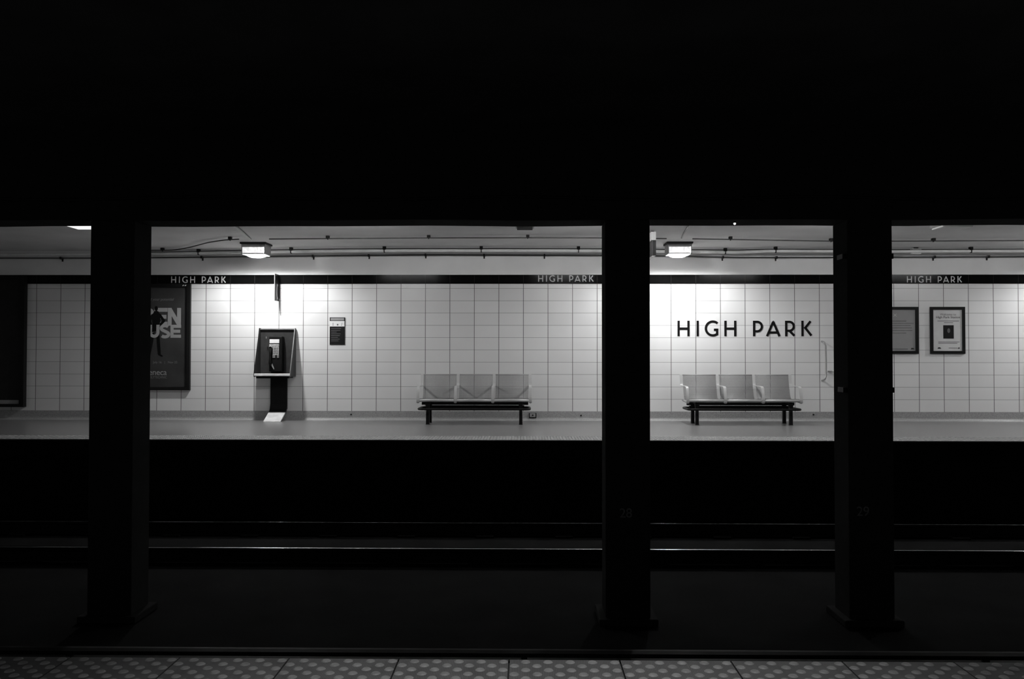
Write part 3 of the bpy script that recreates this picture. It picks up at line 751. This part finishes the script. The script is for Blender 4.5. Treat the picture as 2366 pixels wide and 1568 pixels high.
adopt(r, tube('rail_tube', [(a.x, YW-0.05, a.z), (a.x+0.9, YW-0.05, a.z)], 0.014, M_STEEL), tube('wall_mount', [(a.x+0.03, YW-0.05, a.z), (a.x+0.03, YW, a.z)], 0.009, M_STEEL), tube('wall_mount', [(a.x+0.8, YW-0.05, a.z), (a.x+0.8, YW, a.z)], 0.009, M_STEEL))
a = atY(1222.5, 965, YW-0.02); b = atY(1239.5, 953.5, YW-0.02)
r = thing('wall_outlet', 'small square outlet box low on the baseboard beside the left bench', 'outlet', ((a.x+b.x)/2, YW, a.z))
adopt(r, box('box_rim', a.x, b.x, YW-0.03, YW-0.009, a.z, b.z, M_BLACK, bevel=0.003), box('cover_plate', a.x+0.014, b.x-0.018, YW-0.033, YW-0.03, a.z+0.016, b.z-0.006, M_PIPEG),
      tube('socket', [((a.x+b.x)/2, YW-0.032, (a.z+b.z)/2+0.004), ((a.x+b.x)/2, YW-0.038, (a.z+b.z)/2+0.004)], 0.014, M_BLACK, n=14))
for px, py, lab in ((811, 957, 'small dark wall plug on the baseboard below the safety notice'), (1342.5, 959.5, 'small dark wall plug on the baseboard right of the outlet'), (1880, 957.5, 'small dark wall plug on the baseboard right of the right bench')):
    p = atY(px, py, YW-0.02); tag(tube('wall_plug', [(p.x, YW-0.006, p.z), (p.x, YW-0.016, p.z)], 0.015, M_BLACK, n=12), lab, 'wall plug', 'small wall plugs on the baseboard')

# ------------------------------------------------------------------ benches
def smooth_path(P, it=2):
    P = [Vector(p) for p in P]
    for _ in range(it):
        Q_ = [P[0]]
        for a, b in zip(P, P[1:]): Q_ += [a*0.75+b*0.25, a*0.25+b*0.75]
        Q_.append(P[-1]); P = Q_
    return P
YC = 15.08          # bench centre line
def bench(cx, label):
    r = thing('bench', label, 'bench', (0, 0, 0), 'three-seat perforated steel benches')
    W_, PITCHX, ST = 0.99, 0.643, 0.046
    yf, yb, zs = -0.235, 0.36, 0.445
    prof = [(yf, zs-0.055), (yf-0.012, zs-0.02), (yf+0.01, zs+0.004), (yf+0.05, zs), (yf+0.25, zs-0.03), (yf+0.42, zs-0.035), (yf+0.50, zs+0.0), (yb-0.03, zs+0.16), (yb, 0.70), (yb+0.03, 0.845), (yb+0.045, 0.853), (yb+0.055, 0.835)]
    path = smooth_path(prof, 2)
    for k in (-1, 0, 1):
        x0, x1 = k*PITCHX-PITCHX/2+ST/2+0.004, k*PITCHX+PITCHX/2-ST/2-0.004
        bm = bmesh.new(); uvl = bm.loops.layers.uv.new('UVMap'); rows = []; s = 0
        for i, p in enumerate(path):
            if i: s += (p-path[i-1]).length
            rows.append((bm.verts.new((x0, p.x, p.y)), bm.verts.new((x1, p.x, p.y)), s))
        for A, B_ in zip(rows, rows[1:]):
            f = bm.faces.new((A[0], A[1], B_[1], B_[0]))
            for lp, uvv in zip(f.loops, ((x0, A[2]), (x1, A[2]), (x1, B_[2]), (x0, B_[2]))): lp[uvl].uv = uvv
        seat = link('seat_shell', bm, M_PERF, r, smooth=True)
        sm = seat.modifiers.new('thick', 'SOLIDIFY'); sm.thickness = 0.003
        # solid rolled rims
        tube('front_rim', [(x0, yf-0.004, zs-0.028), (x1, yf-0.004, zs-0.028)], 0.021, M_STRAP, r)
        tube('top_rim', [(x0, yb+0.045, 0.843), (x1, yb+0.045, 0.843)], 0.010, M_STEELD, r)
    # arm and back straps
    ap = smooth_path([(yb+0.035, 0.85), (yb+0.012, 0.76), (yb-0.01, 0.66), (yb-0.06, 0.655), (yf+0.18, 0.655), (yf+0.06, 0.65), (yf+0.03, 0.60), (yf-0.005, 0.48), (yf-0.02, 0.40), (yf-0.0, 0.375)], 2)
    bp = smooth_path([(yf+0.50, zs-0.04), (yf+0.40, zs-0.06), (yf+0.1, zs-0.06), (yf, zs-0.075)], 2)
    for i in range(4):
        xc = -1.5*PITCHX + i*PITCHX
        bm = bmesh.new(); ribbon(bm, [tuple(v) for v in ap], 0, xc-ST/2, xc+ST/2, 0.010)
        link('arm_strap', bm, M_STRAP, r)
        bm = bmesh.new(); ribbon(bm, [tuple(v) for v in bp], 0, xc-0.012, xc+0.012, 0.008)
        link('seat_bracket', bm, M_STEELD, r)
    # beam, legs
    bm = bmesh.new(); add_box(bm, -0.93, 0.93, 0.02, 0.08, 0.325, 0.375, bevel=0.006); link('seat_beam', bm, M_BLACK, r)
    for sx in (-0.80, 0.80):
        bm = bmesh.new(); add_box(bm, sx-0.03, sx+0.03, yf+0.02, 0.24, 0.352, 0.385, bevel=0.004); link('cross_arm', bm, M_BLACK, r)
        for yy in (-0.19, 0.19):
            bm = bmesh.new()
            hs_ = [(0.0, 0.034), (0.01, 0.028), (0.26, 0.026), (0.30, 0.029), (0.36, 0.038)]
            for (za, ra), (zb_, rb) in zip(hs_, hs_[1:]):
                A = [bm.verts.new((sx+ra*a_, yy+ra*b_, za)) for a_, b_ in ((-1, -1), (1, -1), (1, 1), (-1, 1))]
                B_ = [bm.verts.new((sx+rb*a_, yy+rb*b_, zb_)) for a_, b_ in ((-1, -1), (1, -1), (1, 1), (-1, 1))]
                for j in range(4): bm.faces.new((A[j], A[(j+1) % 4], B_[(j+1) % 4], B_[j]))
                if za == 0: bm.faces.new(A[::-1])
                if zb_ == 0.36: bm.faces.new(B_)
            bmesh.ops.remove_doubles(bm, verts=bm.verts, dist=1e-5)
            link('leg', bm, M_BLACK, r)
    # luggage ring round the legs
    pts = []
    hx_, hy, rr = 0.955, 0.30, 0.10
    for cxx, cyy, a0 in ((hx_-rr, hy-rr, 0), (-hx_+rr, hy-rr, 90), (-hx_+rr, -hy+rr, 180), (hx_-rr, -hy+rr, 270)):
        for i in range(7):
            a_ = math.radians(a0+90*i/6); pts.append((cxx+rr*math.cos(a_), cyy+rr*math.sin(a_), 0.268))
    tube('rail_ring', pts, 0.020, M_BLACK, r, closed=True)
    bm = bmesh.new(); add_box(bm, -0.86, 0.86, 0.14, 0.22, 0.27, 0.31); link('rear_rail', bm, M_BLACK, r)
    r.location = (cx, YC, 0)
    return r
b1 = bench(-0.862, 'perforated steel bench between the safety notice and the column marked 28')
def copy_tree(o, parent=None):
    c = o.copy(); COL.objects.link(c)
    if parent: c.parent = parent
    for ch in list(o.children): copy_tree(ch, c)
    return c
b2_ = copy_tree(b1); b2_.location = (3.755, YC, 0)
b2_['label'] = 'perforated steel bench under the large HIGH PARK letters'
